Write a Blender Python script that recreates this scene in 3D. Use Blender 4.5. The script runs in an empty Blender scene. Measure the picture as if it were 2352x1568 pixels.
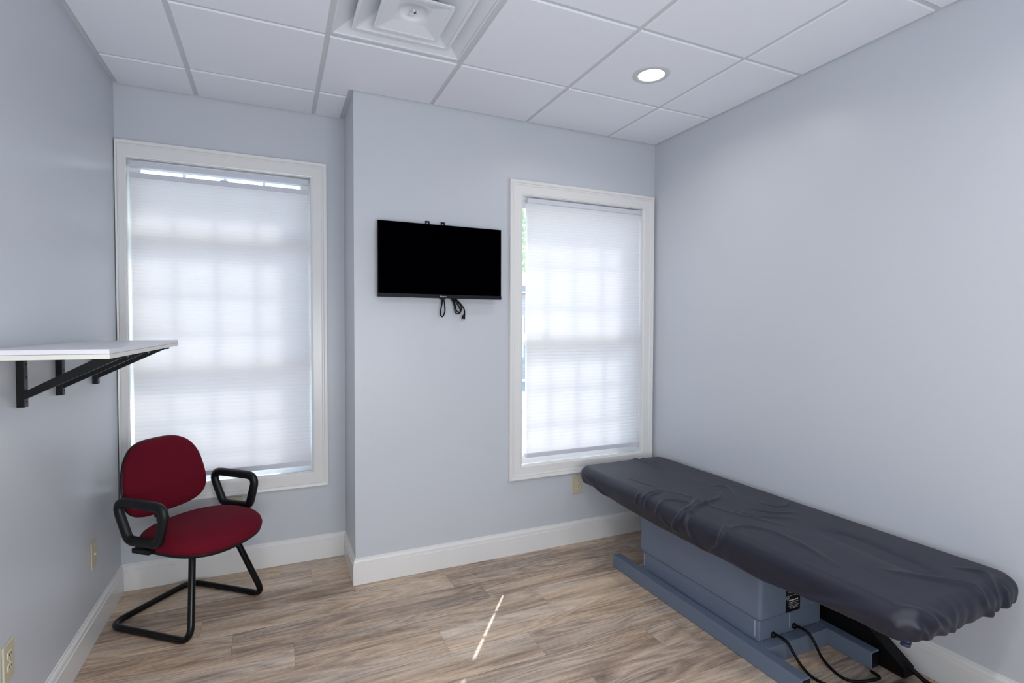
import bpy, bmesh, math, random
from mathutils import Vector, Matrix, noise

random.seed(7)
S = bpy.context.scene
COL = S.collection

# ------------------------------------------------------------------ camera, sky, sun, large light, exposure
CAM_Z = 1.4305
F = Vector((0.41169779, 0.91093285, -0.0265758))
R = Vector((0.91128141, -0.41177495, 0.00275505))
U = Vector((0.00843358, 0.02535227, 0.999643))
cd = bpy.data.cameras.new('camera')
cd.sensor_width = 36.0
cd.lens = 1208.25 * 36.0 / 2352.0
cd.clip_start = 0.02
cam = bpy.data.objects.new('camera', cd)
COL.objects.link(cam)
M = Matrix.Identity(4)
for i in range(3):
    M[i][0], M[i][1], M[i][2] = R[i], U[i], -F[i]
M[2][3] = CAM_Z
cam.matrix_world = M
S.camera = cam

world = bpy.data.worlds.new('sky')
S.world = world
world.use_nodes = True
wn = world.node_tree
sky = wn.nodes.new('ShaderNodeTexSky')
sky.sky_type = 'HOSEK_WILKIE'
sky.turbidity = 5.0
sky.ground_albedo = 0.35
sky.sun_direction = (0.41, 0.555, 0.724)
wn.links.new(sky.outputs[0], wn.nodes['Background'].inputs[0])
wn.nodes['Background'].inputs[1].default_value = 19.5

sd = bpy.data.lights.new('sun', 'SUN')
sd.energy = 7.2
sd.angle = math.radians(0.6)
sd.color = (1.0, 0.985, 0.96)
sun = bpy.data.objects.new('sun', sd)
COL.objects.link(sun)
sun.rotation_euler = Vector((-0.595, -0.804, -1.05)).to_track_quat('-Z', 'Y').to_euler()

# added fill light behind the camera, standing in for unseen hallway light
hd = bpy.data.lights.new('fill_light', 'AREA')
hd.shape = 'RECTANGLE'
hd.size, hd.size_y = 2.3, 1.9
hd.energy = 92.0
hd.color = (0.93, 0.96, 1.0)
fill_lamp = bpy.data.objects.new('fill_light', hd)
COL.objects.link(fill_lamp)
fill_lamp.location = (0.22, -0.95, 1.40)
fill_lamp.rotation_euler = Vector((-0.16, 1.0, 0.50)).to_track_quat('-Z', 'Y').to_euler()

vs = S.view_settings
vs.view_transform = 'Standard'
vs.look = 'None'
vs.gamma = 1.0
vs.use_curve_mapping = False
vs.exposure = 0.0

# ------------------------------------------------------------------ room numbers (metres)
XL, XR, XB = -0.764, 2.451, 0.401      # left wall, right wall, side of the bump-out
YB, YR, Y0 = 2.990, 3.426, -1.0        # bump-out wall, recessed wall, wall behind the camera
ZC = 2.7175                            # underside of the ceiling grid
TILE = 0.6096
GX, GY = 0.2256, 2.4736
WT = 0.26                              # outer wall thickness

# ------------------------------------------------------------------ materials
def s2l(c):
    return tuple(((v / 255.0) / 12.92 if v / 255.0 <= 0.04045 else ((v / 255.0 + 0.055) / 1.055) ** 2.4) for v in c)

def mat(name, rgb, rough=0.5, spec=0.5, metal=0.0, sheen=0.0, coat=0.0, bump=None, vary=None, lin=False):
    m = bpy.data.materials.new(name)
    m.use_nodes = True
    nt = m.node_tree
    b = nt.nodes['Principled BSDF']
    c = rgb if lin else s2l(rgb)
    b.inputs['Base Color'].default_value = (*c, 1)
    b.inputs['Roughness'].default_value = rough
    b.inputs['Specular IOR Level'].default_value = spec
    b.inputs['Metallic'].default_value = metal
    b.inputs['Sheen Weight'].default_value = sheen
    b.inputs['Coat Weight'].default_value = coat
    tc = nt.nodes.new('ShaderNodeTexCoord')
    if vary:
        sc, amt = vary
        n = nt.nodes.new('ShaderNodeTexNoise')
        n.inputs['Scale'].default_value = sc
        n.inputs['Detail'].default_value = 4
        nt.links.new(tc.outputs['Object'], n.inputs['Vector'])
        mx = nt.nodes.new('ShaderNodeMix')
        mx.data_type = 'RGBA'
        mx.inputs[6].default_value = (*[v * (1 - amt) for v in c], 1)
        mx.inputs[7].default_value = (*[min(1, v * (1 + amt)) for v in c], 1)
        nt.links.new(n.outputs['Fac'], mx.inputs[0])
        nt.links.new(mx.outputs[2], b.inputs['Base Color'])
    if bump:
        sc, st = bump
        n = nt.nodes.new('ShaderNodeTexNoise')
        n.inputs['Scale'].default_value = sc
        n.inputs['Detail'].default_value = 3
        nt.links.new(tc.outputs['Object'], n.inputs['Vector'])
        bp = nt.nodes.new('ShaderNodeBump')
        bp.inputs['Strength'].default_value = st
        bp.inputs['Distance'].default_value = 0.002
        nt.links.new(n.outputs['Fac'], bp.inputs['Height'])
        nt.links.new(bp.outputs[0], b.inputs['Normal'])
    return m

def emis(name, rgb, strength):
    m = bpy.data.materials.new(name)
    m.use_nodes = True
    nt = m.node_tree
    nt.nodes.clear()
    e = nt.nodes.new('ShaderNodeEmission')
    e.inputs[0].default_value = (*rgb, 1)
    e.inputs[1].default_value = strength
    o = nt.nodes.new('ShaderNodeOutputMaterial')
    nt.links.new(e.outputs[0], o.inputs[0])
    return m

M_WALL = mat('wall_paint', (201, 206, 213), 0.36, 0.45, bump=(260, 0.10), vary=(1.3, 0.012))
M_TRIM = mat('trim_paint', (232, 232, 231), 0.24, 0.5, vary=(3, 0.01))
M_TILE = mat('ceiling_tile_fibre', (236, 239, 247), 0.9, 0.1, bump=(420, 0.25), vary=(30, 0.01))
M_TEE = mat('grid_metal_white', (206, 208, 213), 0.45, 0.4)
M_VENT = mat('vent_white_metal', (226, 229, 236), 0.4, 0.4)
M_PLASTER = mat('plaster_grey', (150, 150, 150), 0.9, 0.1)
M_VINYL = mat('window_vinyl_white', (235, 236, 236), 0.35, 0.4)
M_RAILS = mat('shade_rail_white', (214, 216, 226), 0.4, 0.3)
M_BLACKM = mat('black_steel_satin', (5, 7, 12), 0.38, 0.2, bump=(500, 0.05))
M_BLACKT = mat('black_tube_enamel', (3, 3, 4), 0.2, 0.35)
M_BLACKP = mat('black_plastic', (9, 11, 16), 0.42, 0.4, bump=(700, 0.1))
M_CABLE = mat('black_rubber', (4, 4, 5), 0.55, 0.25)
M_SCREEN = mat('tv_screen_glass', (1, 1, 3), 0.35, 0.0)
M_BEZEL = mat('tv_bezel', (14, 18, 27), 0.45, 0.2)
M_WHITEP = mat('white_print', (225, 225, 228), 0.5, 0.3)
M_LAMI = mat('white_laminate', (222, 223, 228), 0.35, 0.4)
M_LAMI2 = mat('white_laminate_warm', (222, 221, 214), 0.35, 0.4)
M_PLATE = mat('ivory_plastic', (201, 194, 166), 0.35, 0.5)
M_SOCK = mat('ivory_plastic_light', (214, 208, 184), 0.3, 0.5)
M_HOLE = mat('dark_slot', (25, 22, 20), 0.7, 0.2)
M_STEEL = mat('screw_steel', (150, 150, 150), 0.3, 0.5, metal=1.0)
M_GREY = mat('table_grey_enamel', (104, 116, 136), 0.38, 0.45, bump=(900, 0.25), vary=(14, 0.06))
M_PALE = mat('pale_strip_enamel', (160, 168, 178), 0.6, 0.2, vary=(60, 0.2))
M_PAD = mat('table_vinyl_blue', (44, 52, 78), 0.3, 0.5)
M_ASPH = mat('pale_concrete', (176, 178, 172), 0.9, 0.1, vary=(3, 0.1))
M_BARK = mat('bark', (90, 78, 66), 0.9, 0.1, vary=(20, 0.3))
M_LEAF = mat('leaf_green', (196, 208, 172), 0.6, 0.3, vary=(5, 0.2))

def fabric(name, c1, c2, scale, sheen, rough=0.85):
    m = mat(name, c1, rough, 0.08, sheen=sheen)
    nt = m.node_tree
    b = nt.nodes['Principled BSDF']
    b.inputs['Sheen Roughness'].default_value = 0.4
    tc = nt.nodes['Texture Coordinate']
    n = nt.nodes.new('ShaderNodeTexNoise')
    n.inputs['Scale'].default_value = scale
    n.inputs['Detail'].default_value = 2
    mx = nt.nodes.new('ShaderNodeMix')
    mx.data_type = 'RGBA'
    mx.inputs[6].default_value = (*s2l(c1), 1)
    mx.inputs[7].default_value = (*s2l(c2), 1)
    bp = nt.nodes.new('ShaderNodeBump')
    bp.inputs['Strength'].default_value = 0.3
    bp.inputs['Distance'].default_value = 0.001
    nt.links.new(tc.outputs['Object'], n.inputs['Vector'])
    nt.links.new(n.outputs['Fac'], mx.inputs[0])
    nt.links.new(mx.outputs[2], b.inputs['Base Color'])
    nt.links.new(n.outputs['Fac'], bp.inputs['Height'])
    nt.links.new(bp.outputs[0], b.inputs['Normal'])
    return m
M_MAROON = fabric('maroon_upholstery', (85, 11, 27), (116, 25, 43), 420, 0.03)
M_SHEET = fabric('slate_jersey_sheet', (21, 23, 40), (27, 30, 49), 600, 0.04, 0.48)
M_SHEET.node_tree.nodes['Principled BSDF'].inputs['Specular IOR Level'].default_value = 0.5

def shade_mat():
    m = bpy.data.materials.new('shade_cloth')
    m.use_nodes = True
    nt = m.node_tree
    nt.nodes.clear()
    d = nt.nodes.new('ShaderNodeBsdfDiffuse')
    d.inputs[0].default_value = (0.86, 0.86, 0.87, 1)
    t = nt.nodes.new('ShaderNodeBsdfTranslucent')
    t.inputs[0].default_value = (0.925, 0.91, 0.92, 1)
    mx = nt.nodes.new('ShaderNodeMixShader')
    mx.inputs[0].default_value = 0.382
    o = nt.nodes.new('ShaderNodeOutputMaterial')
    nt.links.new(d.outputs[0], mx.inputs[1])
    nt.links.new(t.outputs[0], mx.inputs[2])
    nt.links.new(mx.outputs[0], o.inputs[0])
    return m
M_SHADE = shade_mat()

def glass_mat():
    m = bpy.data.materials.new('window_glass')
    m.use_nodes = True
    nt = m.node_tree
    nt.nodes.clear()
    t = nt.nodes.new('ShaderNodeBsdfTransparent')
    t.inputs[0].default_value = (0.95, 0.97, 0.96, 1)
    g = nt.nodes.new('ShaderNodeBsdfGlossy')
    g.inputs['Roughness'].default_value = 0.02
    lw = nt.nodes.new('ShaderNodeLayerWeight')
    lw.inputs[0].default_value = 0.5
    pw = nt.nodes.new('ShaderNodeMath'); pw.operation = 'POWER'; pw.inputs[1].default_value = 4.0
    nt.links.new(lw.outputs['Facing'], pw.inputs[0])
    fr = nt.nodes.new('ShaderNodeMath'); fr.operation = 'MULTIPLY_ADD'; fr.inputs[1].default_value = 0.8; fr.inputs[2].default_value = 0.06
    nt.links.new(pw.outputs[0], fr.inputs[0])
    mx = nt.nodes.new('ShaderNodeMixShader')
    o = nt.nodes.new('ShaderNodeOutputMaterial')
    nt.links.new(fr.outputs[0], mx.inputs[0])
    nt.links.new(t.outputs[0], mx.inputs[1])
    nt.links.new(g.outputs[0], mx.inputs[2])
    nt.links.new(mx.outputs[0], o.inputs[0])
    return m
M_GLASS = glass_mat()

def wood_mat():
    m = bpy.data.materials.new('vinyl_plank_oak')
    m.use_nodes = True
    nt = m.node_tree
    L = nt.links.new
    b = nt.nodes['Principled BSDF']
    tc = nt.nodes.new('ShaderNodeTexCoord')
    oi = nt.nodes.new('ShaderNodeObjectInfo')
    sc = nt.nodes.new('ShaderNodeVectorMath'); sc.operation = 'SCALE'
    sc.inputs[0].default_value = (37.0, 53.0, 19.0)
    L(oi.outputs['Random'], sc.inputs['Scale'])
    ad = nt.nodes.new('ShaderNodeVectorMath'); ad.operation = 'ADD'
    L(tc.outputs['Object'], ad.inputs[0]); L(sc.outputs[0], ad.inputs[1])
    def noisetex(scale_v, scale, detail, rough=0.55, dist=0.0):
        mp = nt.nodes.new('ShaderNodeMapping')
        mp.inputs['Scale'].default_value = scale_v
        L(ad.outputs[0], mp.inputs['Vector'])
        n = nt.nodes.new('ShaderNodeTexNoise')
        n.inputs['Scale'].default_value = scale
        n.inputs['Detail'].default_value = detail
        n.inputs['Roughness'].default_value = rough
        n.inputs['Distortion'].default_value = dist
        L(mp.outputs[0], n.inputs['Vector'])
        return n
    broad = noisetex((0.9, 7.0, 1), 1.6, 3, 0.5, 0.6)
    grain = noisetex((3.4, 52.0, 1), 2.2, 8, 0.72, 0.5)
    fine = noisetex((16.0, 230.0, 1), 2.0, 4, 0.7)
    pores = noisetex((5.5, 105.0, 1), 2.0, 5, 0.7, 0.3)
    # cathedral rings
    mp = nt.nodes.new('ShaderNodeMapping')
    mp.inputs['Scale'].default_value = (0.55, 5.2, 1)
    L(ad.outputs[0], mp.inputs['Vector'])
    wn_ = nt.nodes.new('ShaderNodeTexNoise')
    wn_.inputs['Scale'].default_value = 1.5
    wn_.inputs['Detail'].default_value = 1.5
    wn_.inputs['Distortion'].default_value = 0.5
    L(mp.outputs[0], wn_.inputs['Vector'])
    mu = nt.nodes.new('ShaderNodeMath'); mu.operation = 'MULTIPLY'; mu.inputs[1].default_value = 26.0
    L(wn_.outputs['Fac'], mu.inputs[0])
    fr = nt.nodes.new('ShaderNodeMath'); fr.operation = 'PINGPONG'; fr.inputs[1].default_value = 1.0
    L(mu.outputs[0], fr.inputs[0])
    ramp = nt.nodes.new('ShaderNodeValToRGB')
    e = ramp.color_ramp.elements
    e[0].position = 0.30; e[0].color = (*s2l((114, 98, 87)), 1)
    e[1].position = 0.68; e[1].color = (*s2l((236, 216, 194)), 1)
    k = ramp.color_ramp.elements.new(0.42); k.color = (*s2l((168, 148, 132)), 1)
    k = ramp.color_ramp.elements.new(0.53); k.color = (*s2l((205, 184, 163)), 1)
    def mixv(a, bb, f):
        x = nt.nodes.new('ShaderNodeMix'); x.data_type = 'FLOAT'
        x.inputs[0].default_value = f
        L(a, x.inputs[2]); L(bb, x.inputs[3])
        return x.outputs[0]
    v = mixv(broad.outputs['Fac'], grain.outputs['Fac'], 0.5)
    v = mixv(v, fr.outputs[0], 0.13)
    v = mixv(v, fine.outputs['Fac'], 0.18)
    # plank to plank shift
    sh = nt.nodes.new('ShaderNodeMapRange')
    sh.inputs[3].default_value = -0.065; sh.inputs[4].default_value = 0.055
    L(oi.outputs['Random'], sh.inputs[0])
    a2 = nt.nodes.new('ShaderNodeMath'); a2.operation = 'ADD'
    L(v, a2.inputs[0]); L(sh.outputs[0], a2.inputs[1])
    L(a2.outputs[0], ramp.inputs[0])
    # greyer in places
    hs = nt.nodes.new('ShaderNodeHueSaturation')
    g2 = noisetex((1.0, 6.0, 1), 0.9, 2)
    mr = nt.nodes.new('ShaderNodeMapRange')
    mr.inputs[1].default_value = 0.35; mr.inputs[2].default_value = 0.65
    mr.inputs[3].default_value = 0.82; mr.inputs[4].default_value = 1.22
    L(g2.outputs['Fac'], mr.inputs[0]); L(mr.outputs[0], hs.inputs['Saturation'])
    L(ramp.outputs[0], hs.inputs['Color'])
    pr = nt.nodes.new('ShaderNodeMapRange')
    pr.inputs[1].default_value = 0.36; pr.inputs[2].default_value = 0.46
    pr.inputs[3].default_value = 0.66; pr.inputs[4].default_value = 1.0
    L(pores.outputs['Fac'], pr.inputs[0])
    pm = nt.nodes.new('ShaderNodeMix'); pm.data_type = 'RGBA'; pm.blend_type = 'MULTIPLY'
    pm.inputs[0].default_value = 1.0
    L(hs.outputs[0], pm.inputs[6]); L(pr.outputs[0], pm.inputs[7])
    L(pm.outputs[2], b.inputs['Base Color'])
    b.inputs['Roughness'].default_value = 0.42
    b.inputs['Specular IOR Level'].default_value = 0.4
    bp = nt.nodes.new('ShaderNodeBump')
    bp.inputs['Strength'].default_value = 0.25
    bp.inputs['Distance'].default_value = 0.0012
    L(fine.outputs['Fac'], bp.inputs['Height'])
    L(bp.outputs[0], b.inputs['Normal'])
    return m
M_WOOD = wood_mat()

def brick_mat():
    m = bpy.data.materials.new('far_brickwork')
    m.use_nodes = True
    nt = m.node_tree
    b = nt.nodes['Principled BSDF']
    tc = nt.nodes.new('ShaderNodeTexCoord')
    mp = nt.nodes.new('ShaderNodeMapping')
    mp.inputs['Rotation'].default_value = (math.pi / 2, 0, 0)
    br = nt.nodes.new('ShaderNodeTexBrick')
    br.inputs['Color1'].default_value = (*s2l((196, 182, 176)), 1)
    br.inputs['Color2'].default_value = (*s2l((180, 166, 160)), 1)
    br.inputs['Mortar'].default_value = (*s2l((215, 212, 206)), 1)
    br.inputs['Scale'].default_value = 4.0
    nt.links.new(tc.outputs['Object'], mp.inputs['Vector'])
    nt.links.new(mp.outputs[0], br.inputs['Vector'])
    nt.links.new(br.outputs['Color'], b.inputs['Base Color'])
    b.inputs['Roughness'].default_value = 0.9
    return m
M_BRICK = brick_mat()

# ------------------------------------------------------------------ geometry helpers
def link(name, me, m=None, parent=None, smooth=False):
    o = bpy.data.objects.new(name, me)
    COL.objects.link(o)
    if m is not None:
        me.materials.append(m)
    if smooth:
        for p in me.polygons:
            p.use_smooth = True
    if parent is not None:
        o.parent = parent
    return o

def obj(name, bm, m, parent=None, smooth=False, recalc=True):
    if recalc:
        bmesh.ops.recalc_face_normals(bm, faces=bm.faces)
    me = bpy.data.meshes.new(name)
    bm.to_mesh(me)
    bm.free()
    return link(name, me, m, parent, smooth)

def empty(name, loc=(0, 0, 0), rz=0.0):
    o = bpy.data.objects.new(name, None)
    COL.objects.link(o)
    o.location = loc
    o.rotation_euler = (0, 0, rz)
    o.empty_display_size = 0.05
    return o

def tag(o, label=None, cat=None, group=None, kind=None):
    if label: o['label'] = label
    if cat: o['category'] = cat
    if group: o['group'] = group
    if kind: o['kind'] = kind
    return o

def box(bm, x0, x1, y0, y1, z0, z1, bevel=0.0, seg=2):
    r = bmesh.ops.create_cube(bm, size=1.0)
    vs_ = r['verts']
    for v in vs_:
        v.co.x = x0 if v.co.x < 0 else x1
        v.co.y = y0 if v.co.y < 0 else y1
        v.co.z = z0 if v.co.z < 0 else z1
    if bevel > 0:
        es = {e for v in vs_ for e in v.link_edges}
        bmesh.ops.bevel(bm, geom=list(es), offset=bevel, segments=seg, profile=0.6, affect='EDGES')

def boxo(name, x0, x1, y0, y1, z0, z1, m, parent=None, bevel=0.0, seg=2, smooth=False):
    bm = bmesh.new()
    box(bm, x0, x1, y0, y1, z0, z1, bevel, seg)
    return obj(name, bm, m, parent, smooth)

def fillet(pts, r, seg=6, closed=False):
    pts = [Vector(p) for p in pts]
    n = len(pts)
    out = []
    for i, p in enumerate(pts):
        if not closed and i in (0, n - 1):
            out.append(p); continue
        a = pts[i - 1]; b = pts[(i + 1) % n]
        rr = r[i] if isinstance(r, (list, tuple)) else r
        da = (a - p); db = (b - p)
        la, lb = da.length, db.length
        da.normalize(); db.normalize()
        ang = da.angle(db, math.pi)
        if rr <= 0 or ang > math.pi - 0.02:
            out.append(p); continue
        t = min(rr / math.tan(ang / 2), la * 0.49, lb * 0.49)
        p0, p1 = p + da * t, p + db * t
        for k in range(seg + 1):
            u = k / seg
            out.append(p0 * (1 - u) ** 2 + p * 2 * u * (1 - u) + p1 * u * u)
    return out

def tube(bm, pts, ra, rb=None, n=12, closed=False, up=None, cap=True, taper=None):
    rb = ra if rb is None else rb
    pts = [Vector(p) for p in pts]
    N = len(pts)
    rings = []
    nrm = None
    for i, p in enumerate(pts):
        if closed:
            t = (pts[(i + 1) % N] - pts[i - 1])
        else:
            t = pts[min(i + 1, N - 1)] - pts[max(i - 1, 0)]
        t.normalize()
        if up is not None:
            s = t.cross(Vector(up)); s.normalize()
            u = s.cross(t)
        else:
            if nrm is None:
                a = Vector((0, 0, 1)) if abs(t.z) < 0.9 else Vector((1, 0, 0))
                nrm = t.cross(a).normalized()
            nrm = (nrm - t * nrm.dot(t)).normalized()
            s = nrm; u = s.cross(t)
        k = taper(i / (N - 1)) if taper else 1.0
        rings.append([bm.verts.new(p + (s * math.cos(2 * math.pi * j / n) * ra + u * math.sin(2 * math.pi * j / n) * rb) * k) for j in range(n)])
    m = N if closed else N - 1
    for i in range(m):
        a, b = rings[i], rings[(i + 1) % N]
        for j in range(n):
            bm.faces.new((a[j], a[(j + 1) % n], b[(j + 1) % n], b[j]))
    if cap and not closed:
        bm.faces.new(rings[0][::-1]); bm.faces.new(rings[-1])

def tubeo(name, pts, r, m, parent=None, rb=None, n=12, closed=False, up=None, taper=None):
    bm = bmesh.new()
    tube(bm, pts, r, rb, n, closed, up, taper=taper)
    return obj(name, bm, m, parent, True)

def spline(pts, seg=8):
    pts = [Vector(p) for p in pts]
    out = []
    for i in range(len(pts) - 1):
        p0 = pts[max(i - 1, 0)]; p1 = pts[i]; p2 = pts[i + 1]; p3 = pts[min(i + 2, len(pts) - 1)]
        for k in range(seg):
            t = k / seg
            out.append(0.5 * ((2 * p1) + (p2 - p0) * t + (2 * p0 - 5 * p1 + 4 * p2 - p3) * t * t + (3 * p1 - p0 - 3 * p2 + p3) * t ** 3))
    out.append(pts[-1])
    return out

def lathe(bm, prof, n=40, c=(0, 0, 0), axis='z', close=False):
    rings = []
    for r, h in prof:
        ring = []
        if r < 1e-6:
            ring = [bm.verts.new((c[0], c[1], c[2] + h))]
        else:
            for j in range(n):
                a = 2 * math.pi * j / n
                ring.append(bm.verts.new((c[0] + r * math.cos(a), c[1] + r * math.sin(a), c[2] + h)))
        rings.append(ring)
    for a, b in zip(rings, rings[1:]):
        for j in range(n):
            j2 = (j + 1) % n
            if len(a) == 1 and len(b) == 1: continue
            if len(a) == 1: bm.faces.new((a[0], b[j2], b[j]))
            elif len(b) == 1: bm.faces.new((a[j], a[j2], b[0]))
            else: bm.faces.new((a[j], a[j2], b[j2], b[j]))

def text_mesh(name, body, size, m, parent, mw, extrude=0.0004, sx=1.0):
    cu = bpy.data.curves.new(name, 'FONT')
    cu.body = body
    cu.size = size
    cu.extrude = extrude
    cu.align_x = 'CENTER'
    cu.align_y = 'CENTER'
    cu.resolution_u = 3
    t = bpy.data.objects.new(name + '_tmp', cu)
    COL.objects.link(t)
    dg = bpy.context.evaluated_depsgraph_get()
    me = bpy.data.meshes.new_from_object(t.evaluated_get(dg))
    bpy.data.objects.remove(t)
    bpy.data.curves.remove(cu)
    me.name = name
    me.materials.clear()
    me.transform(mw @ Matrix.Diagonal((sx, 1, 1, 1)))
    return link(name, me, m, parent)

def frame_to(loc, right, upv):
    r = Vector(right).normalized(); u = Vector(upv).normalized(); n = r.cross(u)
    M_ = Matrix.Identity(4)
    for i in range(3):
        M_[i][0], M_[i][1], M_[i][2], M_[i][3] = r[i], u[i], n[i], loc[i]
    return M_

# ------------------------------------------------------------------ floor of separate planks
floor = boxo('floor', XL - 0.1, XR + 0.1, Y0 - 0.1, YR + 0.1, -0.2, -0.0062, M_PLASTER)
tag(floor, 'grey-brown wood-look plank floor of the treatment room', kind='structure')
PW, PL = 0.183, 1.22
JOINTS = {2: 0.185, 1: 0.391, 0: -0.328, -1: -0.185, -2: 0.069, -3: 0.695, -4: 1.072}
cache = {}
def plank_mesh(lx, ly):
    key = (round(lx, 3), round(ly, 3))
    if key not in cache:
        bm = bmesh.new()
        g, c, h = 0.0003, 0.0007, 0.006
        lo = [(-lx / 2 + g, -ly / 2 + g), (lx / 2 - g, -ly / 2 + g), (lx / 2 - g, ly / 2 - g), (-lx / 2 + g, ly / 2 - g)]
        hi = [(-lx / 2 + g + c, -ly / 2 + g + c), (lx / 2 - g - c, -ly / 2 + g + c), (lx / 2 - g - c, ly / 2 - g - c), (-lx / 2 + g + c, ly / 2 - g - c)]
        b0 = [bm.verts.new((x, y, -h)) for x, y in lo]
        b1 = [bm.verts.new((x, y, -c * 0.8)) for x, y in lo]
        b2 = [bm.verts.new((x, y, 0)) for x, y in hi]
        for a, b in ((b0, b1), (b1, b2)):
            for j in range(4):
                bm.faces.new((a[j], a[(j + 1) % 4], b[(j + 1) % 4], b[j]))
        bm.faces.new(b2)
        bmesh.ops.recalc_face_normals(bm, faces=bm.faces)
        me = bpy.data.meshes.new('plank')
        bm.to_mesh(me); bm.free()
        me.materials.append(M_WOOD)
        cache[key] = me
    return cache[key]
k = 3
while True:
    ya = 2.734 + PW * k
    yb_ = ya + PW
    if yb_ < Y0: break
    y0c, y1c = max(ya, Y0), min(yb_, YR)
    xmax = XB if ya > YB - 0.02 else XR
    if y1c - y0c > 0.01:
        j = JOINTS.get(k, (k * 0.4137) % PL)
        while j > XL: j -= PL
        xs = [XL]
        j += PL
        while j < xmax:
            if j - xs[-1] > 0.02 and xmax - j > 0.02: xs.append(j)
            j += PL
        xs.append(xmax)
        for x0, x1 in zip(xs, xs[1:]):
            o = bpy.data.objects.new('plank', plank_mesh(x1 - x0, y1c - y0c))
            COL.objects.link(o)
            o.location = ((x0 + x1) / 2, (y0c + y1c) / 2, 0)
            o.parent = floor
    k -= 1

# ------------------------------------------------------------------ walls
W1 = (-0.716, 0.208, 0.545, 2.332)     # window opening in the recessed wall  x0 x1 z0 z1
W2 = (1.417, 2.346, 0.560, 2.257)      # window opening in the bump-out wall
ZT = ZC + 0.15
def wall_with_hole(name, x0, x1, y, w):
    bm = bmesh.new()
    box(bm, x0, w[0], y, y + WT, -0.2, ZT)
    box(bm, w[1], x1, y, y + WT, -0.2, ZT)
    box(bm, w[0], w[1], y, y + WT, -0.2, w[2])
    box(bm, w[0], w[1], y, y + WT, w[3], ZT)
    return tag(obj(name, bm, M_WALL), kind='structure')
wall_with_hole('wall_recess', XL - 0.15, XB, YR, W1)
wall_with_hole('wall_back', XB + 0.12, XR + 0.15, YB, W2)
tag(boxo('wall_bump_side', XB, XB + 0.12, YB, YR + WT, -0.2, ZT, M_WALL), kind='structure')
tag(boxo('wall_left', XL - 0.15, XL, Y0 - 0.15, YR, -0.2, ZT, M_WALL), kind='structure')
tag(boxo('wall_right', XR, XR + 0.15, Y0 - 0.15, YB, -0.2, ZT, M_WALL), kind='structure')
tag(boxo('wall_front', XL, XR, Y0 - 0.15, Y0, -0.2, ZT, M_WALL), kind='structure')

# ------------------------------------------------------------------ baseboards
BBP = [(0.0, 0.0), (0.0145, 0.0), (0.0145, 0.108), (0.011, 0.110), (0.0115, 0.126), (0.008, 0.134), (0.004, 0.137), (0.0035, 0.145), (0.0, 0.146)]
def baseboard(name, p0, p1, nrm, e0, e1):
    bm = bmesh.new()
    p0, p1, nrm = Vector(p0), Vector(p1), Vector(nrm)
    d = (p1 - p0).normalized()
    A, B = [], []
    for t, h in BBP:
        a = p0 + nrm * t - d * (e0 * t)
        b = p1 + nrm * t + d * (e1 * t)
        A.append(bm.verts.new((a.x, a.y, h + 0.0004))); B.append(bm.verts.new((b.x, b.y, h + 0.0004)))
    n = len(BBP)
    for j in range(n):
        bm.faces.new((A[j], A[(j + 1) % n], B[(j + 1) % n], B[j]))
    bm.faces.new(A[::-1]); bm.faces.new(B)
    return tag(obj(name, bm, M_TRIM), kind='structure')
baseboard('baseboard_left', (XL, Y0), (XL, YR), (1, 0), -1, -1)
baseboard('baseboard_recess', (XL, YR), (XB, YR), (0, -1), -1, -1)
baseboard('baseboard_bump_side', (XB, YR), (XB, YB), (-1, 0), -1, 1)
baseboard('baseboard_back', (XB, YB), (XR, YB), (0, -1), 1, -1)
baseboard('baseboard_right', (XR, YB), (XR, Y0), (-1, 0), -1, -1)

# ------------------------------------------------------------------ ceiling: deck, tees, wall angle, tiles
ceil = boxo('ceiling', XL - 0.1, XR + 0.1, Y0 - 0.1, YR + 0.1, ZC + 0.10, ZC + 0.14, M_PLASTER)
tag(ceil, 'suspended white tile ceiling in a metal grid', kind='structure')
TW = 0.012
xs = [GX + i * TILE for i in range(-1, 4)]
ys = [GY + j * TILE for j in range(1, -6, -1)]
def tee(x0, x1, y0, y1, z):
    boxo('grid_tee', x0, x1, y0, y1, z, z + 0.02, M_TEE, ceil)
for x in xs:
    tee(x - TW, x + TW, Y0, YR if x < XB else YB, ZC)
for y in ys:
    lim = XB if y > YB else XR
    cuts = [XL] + [x for x in xs if x < lim] + [lim]
    for a, b in zip(cuts, cuts[1:]):
        tee(a + (TW if a != XL else 0), b - (TW if b != lim else 0), y - TW, y + TW, ZC + 0.0004)
WA = 0.022
def angle(x0, x1, y0, y1):
    boxo('wall_angle', x0, x1, y0, y1, ZC + 0.0002, ZC + 0.003, M_TEE, ceil)
angle(XL, XL + WA, Y0, YR - WA)
angle(XL, XB - WA, YR - WA, YR)
angle(XB - WA, XB, YB - WA, YR)
angle(XB, XR, YB - WA, YB)
angle(XR - WA, XR, Y0, YB - WA)

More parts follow.
